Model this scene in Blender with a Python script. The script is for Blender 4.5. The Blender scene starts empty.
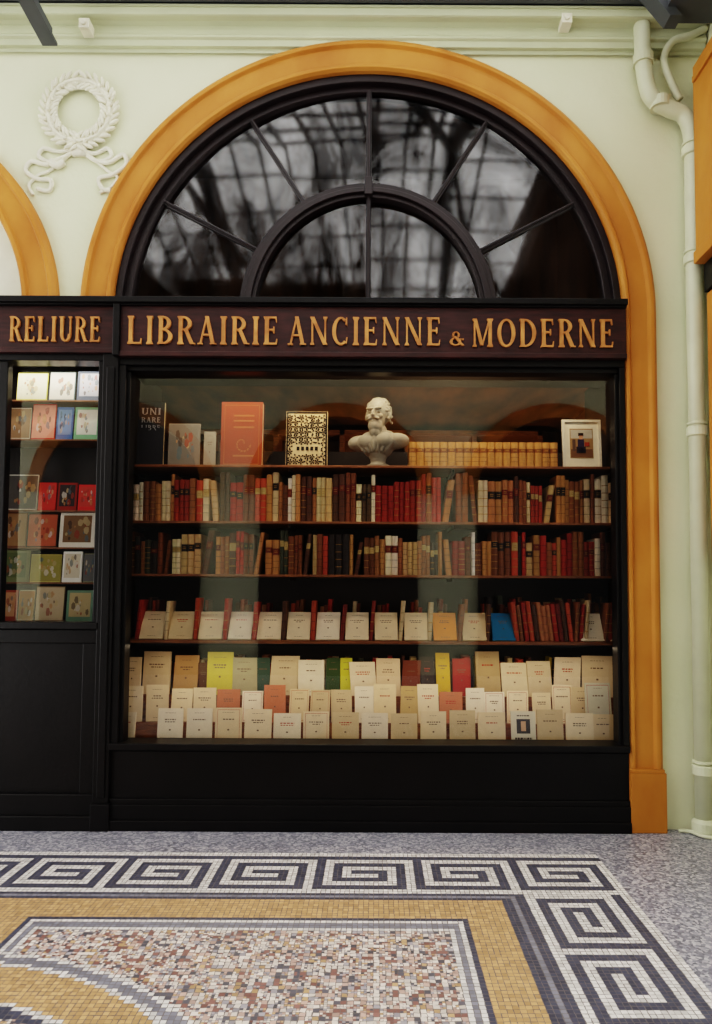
import bpy, bmesh, math, random
from mathutils import Matrix, Vector
random.seed(7)
scene = bpy.context.scene
# ------------------------------------------------------------------ camera
F = 700.0; CD = 4.2; CH = 1.4
TILT = math.atan(35/700); ROLL = math.radians(0.3)
PX, PY = 375.0, 555.0
RM = Matrix.Rotation(math.pi/2+TILT, 3, 'X') @ Matrix.Rotation(ROLL, 3, 'Z')
cam_d = bpy.data.cameras.new('camera'); cam = bpy.data.objects.new('camera', cam_d)
scene.collection.objects.link(cam); scene.camera = cam
cam.matrix_world = Matrix.Translation((0, -CD, CH)) @ RM.to_4x4()
cam_d.sensor_width = 36; cam_d.lens = F/1024*36
cam_d.shift_x = -(PX-356)/1024; cam_d.shift_y = (PY-512)/1024
cam_d.clip_start = 0.05

def UN(px, py, Y=0.0):
    d = RM @ Vector(((px-PX)/F, -(py-PY)/F, -1))
    t = (Y+CD)/d.y
    return d.x*t, CH+d.z*t
def FL(px,py):
    d = RM @ Vector(((px-PX)/F, -(py-PY)/F, -1)); t=-CH/d.z
    return d.x*t, -CD+d.y*t
def sx(px, py=590, Y=0.0): return UN(px, py, Y)[0]
def sz(py, Y=0.0, px=375): return UN(px, py, Y)[1]

# ------------------------------------------------------------------ colour / materials
def L(c):
    return tuple(((v/255)/12.92 if v/255 <= .04045 else ((v/255+.055)/1.055)**2.4) for v in c)
def mat(name, col, rough=.5, var=.12, scale=6, bump=0.0, bscale=60, metal=0, spec=.5, col2=None, stretch=None):
    m = bpy.data.materials.new(name); m.use_nodes = True
    nt = m.node_tree; b = nt.nodes['Principled BSDF']
    b.inputs['Roughness'].default_value = rough; b.inputs['Metallic'].default_value = metal
    b.inputs['Specular IOR Level'].default_value = spec
    tc = nt.nodes.new('ShaderNodeTexCoord'); mp = nt.nodes.new('ShaderNodeMapping')
    nt.links.new(tc.outputs['Object'], mp.inputs['Vector'])
    if stretch: mp.inputs['Scale'].default_value = stretch
    n = nt.nodes.new('ShaderNodeTexNoise'); n.inputs['Scale'].default_value = scale; n.inputs['Detail'].default_value = 6
    nt.links.new(mp.outputs['Vector'], n.inputs['Vector'])
    r = nt.nodes.new('ShaderNodeValToRGB')
    c = L(col); c2 = L(col2) if col2 else tuple(v*(1-var*2) for v in c)
    r.color_ramp.elements[0].position = .3; r.color_ramp.elements[0].color = (*c2, 1)
    r.color_ramp.elements[1].position = .65; r.color_ramp.elements[1].color = (*c, 1)
    nt.links.new(n.outputs['Fac'], r.inputs['Fac']); nt.links.new(r.outputs['Color'], b.inputs['Base Color'])
    if bump:
        n2 = nt.nodes.new('ShaderNodeTexNoise'); n2.inputs['Scale'].default_value = bscale
        nt.links.new(tc.outputs['Object'], n2.inputs['Vector'])
        bp = nt.nodes.new('ShaderNodeBump'); bp.inputs['Strength'].default_value = bump; bp.inputs['Distance'].default_value = .01
        nt.links.new(n2.outputs['Fac'], bp.inputs['Height']); nt.links.new(bp.outputs['Normal'], b.inputs['Normal'])
    return m
def vmat(name, rough=.6, nscale=40, amt=.25, spec=.3):
    m = bpy.data.materials.new(name); m.use_nodes = True
    nt = m.node_tree; b = nt.nodes['Principled BSDF']
    b.inputs['Roughness'].default_value = rough; b.inputs['Specular IOR Level'].default_value = spec
    a = nt.nodes.new('ShaderNodeAttribute'); a.attribute_name = 'Col'
    tc = nt.nodes.new('ShaderNodeTexCoord')
    n = nt.nodes.new('ShaderNodeTexNoise'); n.inputs['Scale'].default_value = nscale; n.inputs['Detail'].default_value = 4
    nt.links.new(tc.outputs['Object'], n.inputs['Vector'])
    mr = nt.nodes.new('ShaderNodeMapRange'); mr.inputs['To Min'].default_value = 1-amt; mr.inputs['To Max'].default_value = 1+amt
    nt.links.new(n.outputs['Fac'], mr.inputs['Value'])
    mx = nt.nodes.new('ShaderNodeVectorMath'); mx.operation = 'SCALE'
    nt.links.new(a.outputs['Color'], mx.inputs[0]); nt.links.new(mr.outputs['Result'], mx.inputs['Scale'])
    nt.links.new(mx.outputs['Vector'], b.inputs['Base Color'])
    return m
def glassmat(name, fac_min, bump=0.0, bscale=3, tint=(1,1,1), rough=.0, dirt=None):
    m = bpy.data.materials.new(name); m.use_nodes = True
    nt = m.node_tree; nt.nodes.clear()
    o = nt.nodes.new('ShaderNodeOutputMaterial'); mx = nt.nodes.new('ShaderNodeMixShader')
    t = nt.nodes.new('ShaderNodeBsdfTransparent'); t.inputs['Color'].default_value = (*tint, 1)
    g = nt.nodes.new('ShaderNodeBsdfGlossy'); g.inputs['Roughness'].default_value = rough
    fr = nt.nodes.new('ShaderNodeFresnel'); fr.inputs['IOR'].default_value = 1.45
    ad = nt.nodes.new('ShaderNodeMath'); ad.operation = 'ADD'; ad.use_clamp = True; ad.inputs[1].default_value = fac_min
    nt.links.new(fr.outputs['Fac'], ad.inputs[0]); nt.links.new(ad.outputs[0], mx.inputs['Fac'])
    nt.links.new(t.outputs[0], mx.inputs[1]); nt.links.new(g.outputs[0], mx.inputs[2]); nt.links.new(mx.outputs[0], o.inputs[0])
    tc = nt.nodes.new('ShaderNodeTexCoord')
    if dirt:   # uneven old glass: reflectivity varies with film / grime
        mp = nt.nodes.new('ShaderNodeMapping'); mp.inputs['Scale'].default_value=(1,1,.55); mp.inputs['Rotation'].default_value=(0,.7,0)
        nt.links.new(tc.outputs['Object'], mp.inputs['Vector'])
        n = nt.nodes.new('ShaderNodeTexNoise'); n.inputs['Scale'].default_value=dirt[0]; n.inputs['Detail'].default_value=9; n.inputs['Roughness'].default_value=.66; n.inputs['Distortion'].default_value=.6
        nt.links.new(mp.outputs['Vector'], n.inputs['Vector'])
        mr = nt.nodes.new('ShaderNodeMapRange'); mr.inputs['From Min'].default_value=.42; mr.inputs['From Max'].default_value=.68
        mr.inputs['To Min'].default_value=dirt[1]; mr.inputs['To Max'].default_value=dirt[2]
        nt.links.new(n.outputs['Fac'], mr.inputs['Value']); nt.links.new(mr.outputs['Result'], ad.inputs[1])
    if bump:
        n = nt.nodes.new('ShaderNodeTexNoise'); n.inputs['Scale'].default_value = bscale
        n.inputs['Detail'].default_value = 2
        nt.links.new(tc.outputs['Object'], n.inputs['Vector'])
        bp = nt.nodes.new('ShaderNodeBump'); bp.inputs['Strength'].default_value = bump; bp.inputs['Distance'].default_value = .05
        nt.links.new(n.outputs['Fac'], bp.inputs['Height']); nt.links.new(bp.outputs['Normal'], g.inputs['Normal'])
    return m

M_wall = mat('pale_green_plaster', (222,222,190), .7, .05, 1.5, .25, 25, col2=(212,215,180))
M_trim = mat('cornice_paint', (196,200,166), .6, .06, 2, .1, 30)
M_gold = mat('ochre_paint', (192,130,58), .5, .1, 3, .12, 20, col2=(168,104,38), spec=.3, stretch=(1,1,.6))
M_black = mat('black_lacquer_wood', (12,9,10), .38, .25, 4, .08, 40, spec=.25)
M_fan = mat('dark_brown_window_paint', (32,20,22), .4, .2, 5, .08, 40, spec=.35)
M_sign = mat('maroon_sign_board', (58,28,26), .4, .2, 8, .05, 50, col2=(36,17,17), stretch=(1,1,6), spec=.3)
M_letter = mat('sign_letter_gilding', (190,134,74), .5, .15, 12, col2=(150,94,48), spec=.3)
M_shelf = mat('shelf_oak', (142,88,46), .45, .15, 10, .1, 60, stretch=(1,8,8), col2=(100,56,28))
M_dark = mat('dark_display_wood', (36,22,15), .6, .2, 3, 0)
M_plaster = mat('white_plaster', (230,226,204), .7, .05, 8, .15, 80)
M_bust = mat('bust_stone_plaster', (146,140,126), .75, .16, 14)
M_pipe = mat('pipe_paint', (206,208,178), .4, .06, 5, .05, 40)
M_iron = mat('roof_iron', (26,25,28), .5, .1, 5)
M_zinc = mat('gutter_zinc', (74,78,82), .5, .1, 5)
M_books = vmat('book_bindings', .5, 35, .25, .3)
M_cards = vmat('paper_covers', .65, 30, .08, .2)
M_tiles = vmat('mosaic_tesserae', .42, 5, .16, .4)
M_glass = glassmat('window_glass', .045, .008, 2)
M_fanglass = glassmat('old_fanlight_glass', .1, .03, 1.3, (.75,.7,.68), .055, dirt=(2.4,-.03,.12))

# ------------------------------------------------------------------ mesh builder
class MB:
    def __init__(s): s.v=[]; s.f=[]; s.c=[]
    def quad(s, pts, col=(1,1,1)):
        i=len(s.v); s.v+= [tuple(p) for p in pts]; s.f.append(tuple(range(i,i+len(pts)))); s.c.append(col)
    def box(s,x0,x1,y0,y1,z0,z1,col=(1,1,1),M=None,cols=None):
        P=[(x0,y0,z0),(x1,y0,z0),(x1,y1,z0),(x0,y1,z0),(x0,y0,z1),(x1,y0,z1),(x1,y1,z1),(x0,y1,z1)]
        if M: P=[tuple(M(Vector(p))) for p in P]
        i=len(s.v); s.v+=P
        for k,f in enumerate(((0,1,5,4),(1,2,6,5),(2,3,7,6),(3,0,4,7),(4,5,6,7),(3,2,1,0))):
            s.f.append(tuple(i+j for j in f)); s.c.append(cols.get(k,col) if cols else col)
    def prism(s,pts,y0,y1,col=(1,1,1)):   # pts in XZ, convex
        n=len(pts); i=len(s.v)
        s.v+=[(p[0],y0,p[1]) for p in pts]+[(p[0],y1,p[1]) for p in pts]
        s.f.append(tuple(range(i,i+n))); s.c.append(col)
        s.f.append(tuple(range(i+2*n-1,i+n-1,-1))); s.c.append(col)
        for k in range(n):
            s.f.append((i+k,i+n+k,i+n+(k+1)%n,i+(k+1)%n)); s.c.append(col)
    def bar(s,p0,p1,w,y0,y1,col=(1,1,1)):
        dx,dz=p1[0]-p0[0],p1[1]-p0[1]; l=math.hypot(dx,dz); nx,nz=-dz/l*w/2,dx/l*w/2
        s.prism([(p0[0]-nx,p0[1]-nz),(p1[0]-nx,p1[1]-nz),(p1[0]+nx,p1[1]+nz),(p0[0]+nx,p0[1]+nz)],y0,y1,col)
    def sweep(s,secs,closed=True,cap=True,col=(1,1,1)):
        n=len(secs[0]); b=len(s.v)
        for q in secs: s.v+=[tuple(p) for p in q]
        for a in range(len(secs)-1):
            for k in range(n if closed else n-1):
                k2=(k+1)%n
                s.f.append((b+a*n+k,b+a*n+k2,b+(a+1)*n+k2,b+(a+1)*n+k)); s.c.append(col)
        if cap and closed:
            s.f.append(tuple(b+k for k in range(n))[::-1]); s.c.append(col)
            s.f.append(tuple(b+(len(secs)-1)*n+k for k in range(n))); s.c.append(col)
    def tube(s,pts,r,n=14,col=(1,1,1),flat=1.0):
        pts=[Vector(p) for p in pts]; secs=[]
        rs = r if isinstance(r,(list,tuple)) else [r]*len(pts)
        for i,p in enumerate(pts):
            t=(pts[min(i+1,len(pts)-1)]-pts[max(i-1,0)]).normalized()
            a=Vector((0,1,0)); 
            if abs(t.dot(a))>.95: a=Vector((1,0,0))
            u=t.cross(a).normalized(); w=t.cross(u).normalized()
            secs.append([p+u*math.cos(2*math.pi*k/n)*rs[i]+w*math.sin(2*math.pi*k/n)*rs[i]*flat for k in range(n)])
        s.sweep(secs,col=col)
    def obj(s,name,m,bevel=0,smooth=False,parent=None):
        me=bpy.data.meshes.new(name); me.from_pydata(s.v,[],s.f)
        ca=me.color_attributes.new('Col','FLOAT_COLOR','CORNER')
        data=[]
        for f,c in zip(s.f,s.c): data+= [c[0],c[1],c[2],1.0]*len(f)
        ca.data.foreach_set('color',data)
        me.materials.append(m)
        bm=bmesh.new(); bm.from_mesh(me); bmesh.ops.recalc_face_normals(bm,faces=bm.faces); bm.to_mesh(me); bm.free()
        if smooth: me.polygons.foreach_set('use_smooth',[True]*len(me.polygons))
        o=bpy.data.objects.new(name,me); scene.collection.objects.link(o)
        if bevel:
            b=o.modifiers.new('bevel','BEVEL'); b.width=bevel; b.segments=2; b.limit_method='ANGLE'
        if parent: o.parent=parent
        return o
def empty(name):
    e=bpy.data.objects.new(name,None); scene.collection.objects.link(e); return e
def smooth_pts(P,n=8):
    P=[Vector(p) for p in P]; out=[]
    for i in range(len(P)-1):
        p0=P[max(i-1,0)];p1=P[i];p2=P[i+1];p3=P[min(i+2,len(P)-1)]
        for k in range(n):
            t=k/n
            out.append(.5*((2*p1)+(p2-p0)*t+(2*p0-5*p1+4*p2-p3)*t*t+(-p0+3*p1-3*p2+p3)*t**3))
    out.append(P[-1]); return out

# ------------------------------------------------------------------ key dimensions (facade plane unit ~ 1/167 m)
YA=-.05
CX = (sx(82,297,YA)+sx(655,297,YA))/2-.004; CZ = sz(310,YA)
def A(a,Y=YA): return (sx(375+a,297,Y)-sx(375-a,297,Y))/2*1.008
def B(b,Y=YA): return sz(310-b,Y)-CZ
def epts(cx,cz,a,b,n=48,a0=180,a1=0):
    return [(cx+a*math.cos(math.radians(a0+(a1-a0)*i/n)), cz+b*math.sin(math.radians(a0+(a1-a0)*i/n))) for i in range(n+1)]
go=(A(286),B(271)); gi=(A(254),B(241))
LCX = sx(-172,297,YA); lgo=(A(227),B(213)); lgi=(A(191),B(180))
XR = CX+gi[0]
Z_sign1 = sz(299,-.1); Z_sign0 = sz(355,-.1)
WT=.11   # facade thickness at the openings

# ------------------------------------------------------------------ wall_front with arched openings
hole_m = epts(CX,CZ,gi[0]+.01,gi[1]+.01,48,0,180)     # right -> left
hole_l = epts(LCX,CZ,lgi[0]+.01,lgi[1]+.01,40,0,180)
zs = sz(330)
out=[(XR+.01,0)]+hole_m+[(hole_m[-1][0],zs),(hole_l[0][0],zs)]+hole_l+[(hole_l[-1][0],0),(-5.2,0),(-5.2,5.6),(2.03,5.6),(2.03,0)]
me=bpy.data.meshes.new('wall_front'); bm=bmesh.new()
fv=[bm.verts.new((p[0],0,p[1])) for p in out]; f=bm.faces.new(fv)
r=bmesh.ops.extrude_face_region(bm,geom=[f]); 
for g in r['geom']:
    if isinstance(g,bmesh.types.BMVert): g.co.y+=WT
bmesh.ops.triangulate(bm,faces=bm.faces[:]); bmesh.ops.recalc_face_normals(bm,faces=bm.faces)
bm.to_mesh(me); bm.free(); me.materials.append(M_wall)
wf=bpy.data.objects.new('wall_front',me); scene.collection.objects.link(wf)

mb=MB(); mb.box(2.03,2.35,-1.1,.3,0,5.6); mb.obj('wall_right',M_wall)
mb=MB(); mb.box(-6,5,-7.6,-7.3,0,5.2)
mb.obj('wall_back',M_wall)
mb=MB()
for cxx in (-4.2,-.6,3.0):
    mb.box(cxx-1.3,cxx+1.3,-7.28,-7.2,0,3.0)
    P=epts(cxx,3.0,1.3,1.25,20)
    mb.prism(P,-7.28,-7.2)
mb.obj('opposite_shopfront',M_black)
mb=MB()
for cxx in (-4.2,-.6,3.0):
    o_=epts(cxx,3.0,1.55,1.5,24); i_=epts(cxx,3.0,1.32,1.27,24)
    mb.sweep([[(o_[k][0],-7.16,o_[k][1]),(i_[k][0],-7.16,i_[k][1]),(i_[k][0],-7.29,i_[k][1]),(o_[k][0],-7.29,o_[k][1])] for k in range(25)])
mb.obj('opposite_arch_trim',M_gold)

# ------------------------------------------------------------------ cornice
prof=[(0,54),(-.02,54),(-.022,50),(-.045,47),(-.05,41),(-.065,38),(-.068,36),(-.06,35),(-.06,27),(-.09,22),(-.13,17),(-.14,15),(-.14,8),(-.15,7),(-.15,5),(0,5)]
mb=MB(); mb.sweep([[(x,p-.001,sz(q,p)) for p,q in prof] for x in (-5.1,2.02)])
mb.obj('trim_cornice',M_trim)
mb=MB(); z0=sz(5,-.15); mb.box(-5.1,2.02,-.17,-.001,z0,z0+.12); mb.box(-5.1,2.02,-.20,-.15,z0+.0,z0+.05); mb.box(-5.1,2.02,-.27,-.16,z0+.1,z0+.16)
mb.obj('roof_gutter',M_zinc,.005)
for px,py in ((567,18),(84,23)):
    x,z=UN(px,py,-.14); mb=MB(); mb.box(x-.032,x+.032,-.145,-.06,z-.03,z+.03)
    mb.tube([(x,-.158,z),(x,-.14,z)],.018); mb.obj('junction_box',M_plaster,.004)

# ------------------------------------------------------------------ roof ironwork
mb=MB()
def rib(x,zb,w=.05,h=.09,dx=0):
    for (y0,z0,y1,z1,xa,xb) in ((0,zb,-3.6,zb+1.4,x,x+dx),(-3.6,zb+1.4,-7.3,zb,x+dx,x+2*dx)):
        mb.sweep([[(xa-w/2,y0,z0),(xa+w/2,y0,z0),(xa+w/2,y0,z0+h),(xa-w/2,y0,z0+h)],[(xb-w/2,y1,z1),(xb+w/2,y1,z1),(xb+w/2,y1,z1+h),(xb-w/2,y1,z1+h)]])
x=-4.6
while x<1.6: rib(x,5.15,.035,.05); x+=.33
for x in (-2.4,.9): rib(x,5.05,.12,.25)
for x in (-3.8,-.2): rib(x,5.02,.06,.1,1.1)
for k in range(1,15):
    y=-k*.5; z=5.2+1.4*(1-abs(y+3.6)/3.6)
    mb.box(-5.2,4,y-.015,y+.015,z,z+.03)
mb.obj('glass_roof_ironwork',M_iron)
mb=MB(); mb.box(1.6,5,-7.3,-1.3,5.25,5.35); mb.box(2.36,5,-1.3,0,5.25,5.35); mb.box(1.6,1.8,-7.3,-1.3,5.0,5.25); mb.box(-6,-3.3,-7.3,0,5.35,5.45); mb.box(-3.3,1.6,-7.3,-5.6,5.6,5.7)
mb.obj('dark_reflection_slabs',mat('dark_slab_timber',(84,58,40),.7,.15,3))  # unseen slabs added so the roof reflected in the fanlight turns darker
mb=MB()
xa,za=UN(50,46,-.16); 
mb.sweep([[(xa-.045,y,z),(xa+.045,y,z),(xa+.045,y,z+.018),(xa+.012,y,z+.018),(xa+.012,y,z+.11),(xa-.012,y,z+.11),(xa-.012,y,z+.018),(xa-.045,y,z+.018)] for y,z in ((-.16,za),(-1.2,za+.1))])
mb.obj('roof_bracket',M_zinc)
mb=MB()
xa,za=UN(664,12,-.30)
mb.sweep([[(xx-.035,-.35,zz),(xx+.035,-.35,zz),(xx+.035,-.25,zz),(xx-.035,-.25,zz)] for xx,zz in ((xa-.14,za+.18),(xa+.05,za-.06))])
mb.box(xa+.0,2.02,-.5,-.23,sz(12,-.3),sz(-10,-.3))
mb.obj('roof_bracket',M_zinc)

# ------------------------------------------------------------------ ochre arch mouldings
def moulding(name,cx,o,i,leg=None):
    pr=[(0,.0),(0,-.045),(.1,-.062),(.2,-.062),(.26,-.04),(.78,-.034),(.84,-.055),(.94,-.055),(1,-.035),(1,.0)]
    secs=[]
    ang=[180*(1-k/72) for k in range(73)]
    for a in ang:
        c,s_=math.cos(math.radians(a)),math.sin(math.radians(a))
        secs.append([(cx+(o[0]+(i[0]-o[0])*u)*c,y-.001,CZ+(o[1]+(i[1]-o[1])*u)*s_) for u,y in pr])
    if leg is not None: secs.append([(cx+(o[0]+(i[0]-o[0])*u),y-.001,leg) for u,y in pr])
    m=MB(); m.sweep(secs); 
    if leg is not None:
        m.box(XR-.002,CX+go[0]+.010,-.075,-.001,0.001,leg)
        m.box(XR-.002,CX+go[0]+.003,-.068,-.001,leg,leg+.02)
    return m.obj(name,M_gold,.003)
moulding('ochre_arch_surround',CX,go,gi,sz(772,-.07))
moulding('ochre_arch_surround',LCX,lgo,lgi)
mb=MB(); mb.prism(epts(LCX,CZ,lgi[0],lgi[1],40)[::-1],.05,.09); mb.obj('lit_fanlight_panel',M_plaster)  # pale panel for a lit fanlight; its brightness is put into the colour

# ------------------------------------------------------------------ fanlight window
E=empty('fanlight_window')
def ring(mb,o,i,y0,y1,n=60,zc=CZ):
    po=epts(CX,zc,o[0],o[1],n); pi_=epts(CX,zc,i[0],i[1],n)
    mb.sweep([[(po[k][0],y0,po[k][1]),(pi_[k][0],y0,pi_[k][1]),(pi_[k][0],y1,pi_[k][1]),(po[k][0],y1,po[k][1])] for k in range(n+1)])
mb=MB()
ring(mb,(gi[0]-.001,gi[1]-.001),(A(247),B(233)),-.01,.12)
ring(mb,(A(248),B(234)),(A(240),B(227)),.03,.12)
ring(mb,(A(130),B(132)),(A(124),B(126)),.0,.1)
ring(mb,(A(125),B(127)),(A(118),B(122)),-.012,.1)
ring(mb,(A(119),B(123)),(A(114),B(118)),.01,.1)
for a in (30,60,90,120,150):
    c,s_=math.cos(math.radians(a)),math.sin(math.radians(a))
    p0=(CX+A(128)*c,CZ+B(130)*s_); p1=(CX+A(241)*c,CZ+B(228)*s_)
    mb.bar(p0,p1,.034 if a==90 else .026,.03,.075); mb.bar(p0,p1,.012,.015,.05)
mb.bar((CX,CZ),(CX,CZ+B(120)),.030,.02,.075); mb.bar((CX,CZ),(CX,CZ+B(120)),.014,.008,.05)
mb.box(CX-A(250),CX+A(250),-.02,.11,Z_sign1-.05,Z_sign1+.012)
mb.bar((CX,CZ+B(119)),(CX,CZ+B(137)),.05,-.02,.06)
mb.obj('frame',M_fan,.004,parent=E)
# individual panes, each puttied in at a very slightly different angle, as in old glazing
mb=MB()
def pane(pts):
    cx_=sum(p[0] for p in pts)/len(pts); cz_=sum(p[1] for p in pts)/len(pts)
    tx,tz=random.uniform(-.035,.035),random.uniform(-.035,.035)
    mb.quad([(p[0],.06+tx*(p[0]-cx_)+tz*(p[1]-cz_)*.6,p[1]) for p in pts])
def ep(a,b,t_): return (CX+a*math.cos(math.radians(t_)),CZ+b*math.sin(math.radians(t_)))
for k in range(6):
    a0,a1=k*30,(k+1)*30
    o_=[ep(A(243),B(230),a0+(a1-a0)*j/10) for j in range(11)]; i_=[ep(A(121),B(124),a1-(a1-a0)*j/10) for j in range(11)]
    pane(o_+i_)
for a0,a1 in ((0,90),(90,180)):
    pane([(CX,CZ)]+[ep(A(117),B(120),a0+(a1-a0)*j/16) for j in range(17)])
mb.obj('glass',M_fanglass,parent=E)

# ------------------------------------------------------------------ shopfront joinery (px edges are read on each part's own front plane)
E=empty('shopfront_frame')
mb=MB()
def bx(px0,px1,py0,py1,y0,y1,m=None):
    x0=px0[0] if isinstance(px0,tuple) else sx(px0,Y=y0)
    x1=px1[0] if isinstance(px1,tuple) else sx(px1,Y=y0)
    z0=0.001 if py1>=828 else sz(py1,y0)
    (m or mb).box(x0,x1,y0,y1,z0,sz(py0,y0))
XRR=(XR-.003,); XLL=(-3.6,)
bx(112,XRR,354,366,-.06,.06); bx(112,XRR,366,372,-.03,.06)
bx(112,121,366,746,-.06,.06); bx(121,126,373,745,-.035,.06)
bx(622,XRR,366,746,-.06,.06); bx(617,623,373,745,-.035,.06)
mb.box(XR-.012,XR+.009,.06,.125,0.001,Z_sign0)
bx(112,XRR,745,752,-.075,.10); bx(112,XRR,752,829,-.045,.10)
bx(112,XRR,806,829,-.07,0); bx(112,XRR,800,806,-.06,0); bx(112,XRR,822,829,-.085,0)
bx(97,113,353,829,-.075,.10); bx(95,114,806,829,-.095,0); bx(101,109,368,800,-.085,0)
bx(106,113,297,356,-.115,0)
bx(XLL,98,353,362,-.06,.06)
bx(93,98,362,625,-.05,.06)
for pp in (-8,-120,-240): bx(pp,pp+9,362,829,-.04,.02)
bx(XLL,98,624,631,-.08,.08); bx(XLL,98,631,829,-.035,.08)
bx(XLL,98,631,645,-.055,0); bx(XLL,98,796,829,-.07,0); bx(84,98,645,796,-.055,0)
bx(XLL,98,818,829,-.09,0)
mb.obj('joinery',M_black,.005,parent=E)
mb=MB()
mb.box(-1.69,-1.61,.10,1.0,0.001,Z_sign0+.1); mb.obj('display_side_left',M_dark,parent=E)
mb=MB(); mb.box(1.57,1.59,.125,1.0,0.001,Z_sign0+.1); mb.box(XR-.004,1.59,.115,.135,0.001,Z_sign0+.1); mb.obj('display_side_right',M_dark,parent=E)
mb=MB(); mb.box(-3.6,-1.69,.34,.36,0.001,Z_sign0); mb.obj('display_back_side_bay',M_dark,parent=E)
mb=MB(); mb.box(-1.61,1.57,.60,.62,0.001,sz(452,.6)); mb.obj('display_back_main',M_dark,parent=E)
mb=MB(); mb.box(-3.6,1.57,.115,.62,Z_sign0+.02,Z_sign0+.05); mb.obj('display_top',M_dark,parent=E)
# back room, plus an unseen slab above the sign added to darken the fanlight
M_int=mat('shop_interior_wood',(104,64,34),.6,.2,2,0,stretch=(3,1,.5),col2=(44,26,16))
for nm,b_ in (('wall_shop_rear',(-3.8,1.9,2.6,2.7,0,5.5)),('wall_shop_left',(-3.8,-3.7,.36,2.6,0,5.5)),('wall_shop_right',(1.8,1.9,.32,2.6,0,5.5)),('ceiling_shop',(-3.8,1.9,.12,2.7,5.5,5.6)),('light_blocking_slab',(-3.7,1.8,.13,2.6,Z_sign0+.16,Z_sign0+.22))):
    mb=MB(); mb.box(*b_); mb.obj(nm,M_int)
mb=MB()
for k in range(7):
    x=-2.2+k*.62; mb.box(x,x+.05,2.3,2.58,0.001,2.9)
for z in (.3,.9,1.5,2.15,2.85): mb.box(-2.2,1.57,2.3,2.58,z,z+.05)
mb.obj('interior_cabinet',M_shelf,.003)

mb=MB(); mb.quad([(sx(116),.05,sz(750)),(sx(626),.05,sz(750)),(sx(626),.05,sz(368)),(sx(116),.05,sz(368))]); mb.obj('window_glass_main',M_glass,parent=E)
mb=MB(); mb.quad([(-3.6,.05,sz(630)),(sx(95),.05,sz(630)),(sx(95),.05,sz(356)),(-3.6,.05,sz(356))]); mb.obj('window_glass_side',M_glass,parent=E)

# ------------------------------------------------------------------ sign
T=.145; t=.065
def V(x,w=T,y0=0,y1=1,s=.05):
    a,b=x-w/2,x+w/2
    return [[(a-s,y0),(b+s,y0),(b+s,y0+.03),(b,y0+.11),(a,y0+.11),(a-s,y0+.03)],
            [(a,y0+.11),(b,y0+.11),(b,y1-.11),(a,y1-.11)],
            [(a,y1-.11),(b,y1-.11),(b+s,y1-.03),(b+s,y1),(a-s,y1),(a-s,y1-.03)]]
def Hb(x0,x1,y,term=0,h=t):
    r=[[(x0,y-h/2),(x1,y-h/2),(x1,y+h/2),(x0,y+h/2)]]
    if term>0: r.append([(x1-.05,y-h/2),(x1+.01,y-h/2),(x1+.03,y+.17),(x1-.0,y+.17)])
    if term<0: r.append([(x1-.0,y-.17),(x1+.03,y-.17),(x1+.01,y+h/2),(x1-.05,y+h/2)])
    return r
def Arc(cx,cy,rx_,ry_,a0,a1,T_=T,t_=t,n=18):
    r=[]
    f=lambda a,rr,rs:(cx+rr*math.cos(math.radians(a)),cy+rs*math.sin(math.radians(a)))
    for k in range(n):
        a=a0+(a1-a0)*k/n; b=a0+(a1-a0)*(k+1)/n
        r.append([f(a,rx_-T_,ry_-t_),f(a,rx_,ry_),f(b,rx_,ry_),f(b,rx_-T_,ry_-t_)])
    return r
def Dg(x0,y0,x1,y1,w):
    return [[(x0-w/2,y0),(x0+w/2,y0),(x1+w/2,y1),(x1-w/2,y1)]]
def Sf(x,y,w=.2,h=.045): return [[(x-w/2,y),(x+w/2,y),(x+w/2,y+h),(x-w/2,y+h)]]
G={
'L':(.62,V(.16)+Hb(.16,.55,t/2,1)),
'I':(.34,V(.17)),
'B':(.66,V(.16)+Arc(.24,.755,.3,.245,-90,90)+Arc(.24,.275,.36,.275,-90,90)+Hb(.1,.26,1-t/2)+Hb(.1,.26,t/2)+Hb(.1,.26,.53)),
'R':(.70,V(.16)+Arc(.24,.74,.34,.26,-90,90)+Hb(.1,.26,1-t/2)+Hb(.1,.3,.52)+Dg(.60,0,.36,.52,.15)+Sf(.63,0,.18)),
'A':(.74,Dg(.12,0,.36,1,.065)+Dg(.60,0,.36,1,.14)+Hb(.18,.54,.34)+Sf(.12,0)+Sf(.61,0,.24)+Sf(.36,.96,.14)),
'E':(.62,V(.16)+Hb(.16,.53,t/2,1)+Hb(.16,.51,1-t/2,-1)+Hb(.16,.42,.53)+[[(.40,.42),(.45,.42),(.45,.64),(.40,.64)]]),
'N':(.78,V(.14,.065)+V(.64,.065)+Dg(.64,0,.14,1,.14)),
'C':(.70,Arc(.38,.5,.34,.5,52,308)+[[(.55,.72),(.62,.70),(.62,.98),(.58,.98)],[(.57,.04),(.60,.04),(.64,.28),(.58,.26)]]),
'M':(.92,V(.14,.065)+V(.76,.135)+Dg(.43,0.05,.16,1,.13)+Dg(.44,.05,.74,1,.065)),
'O':(.80,Arc(.40,.5,.36,.5,0,360,n=30)),
'D':(.76,V(.16)+Arc(.24,.5,.46,.5,-90,90)+Hb(.1,.26,1-t/2)+Hb(.1,.26,t/2)),
'U':(.74,Arc(.37,.3,.28,.3,180,360)+[[(.09,.3),(.235,.3),(.235,1),(.09,1)],[(.585,.3),(.65,.3),(.65,1),(.585,1)]]+Sf(.165,.955,.26)+Sf(.615,.955,.2)),
'&':(.74,Arc(.32,.76,.19,.24,0,360,.1)+Arc(.30,.28,.28,.28,0,360,.13)+Dg(.66,0,.26,.66,.13)+Hb(.44,.7,.45)),
}
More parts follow.
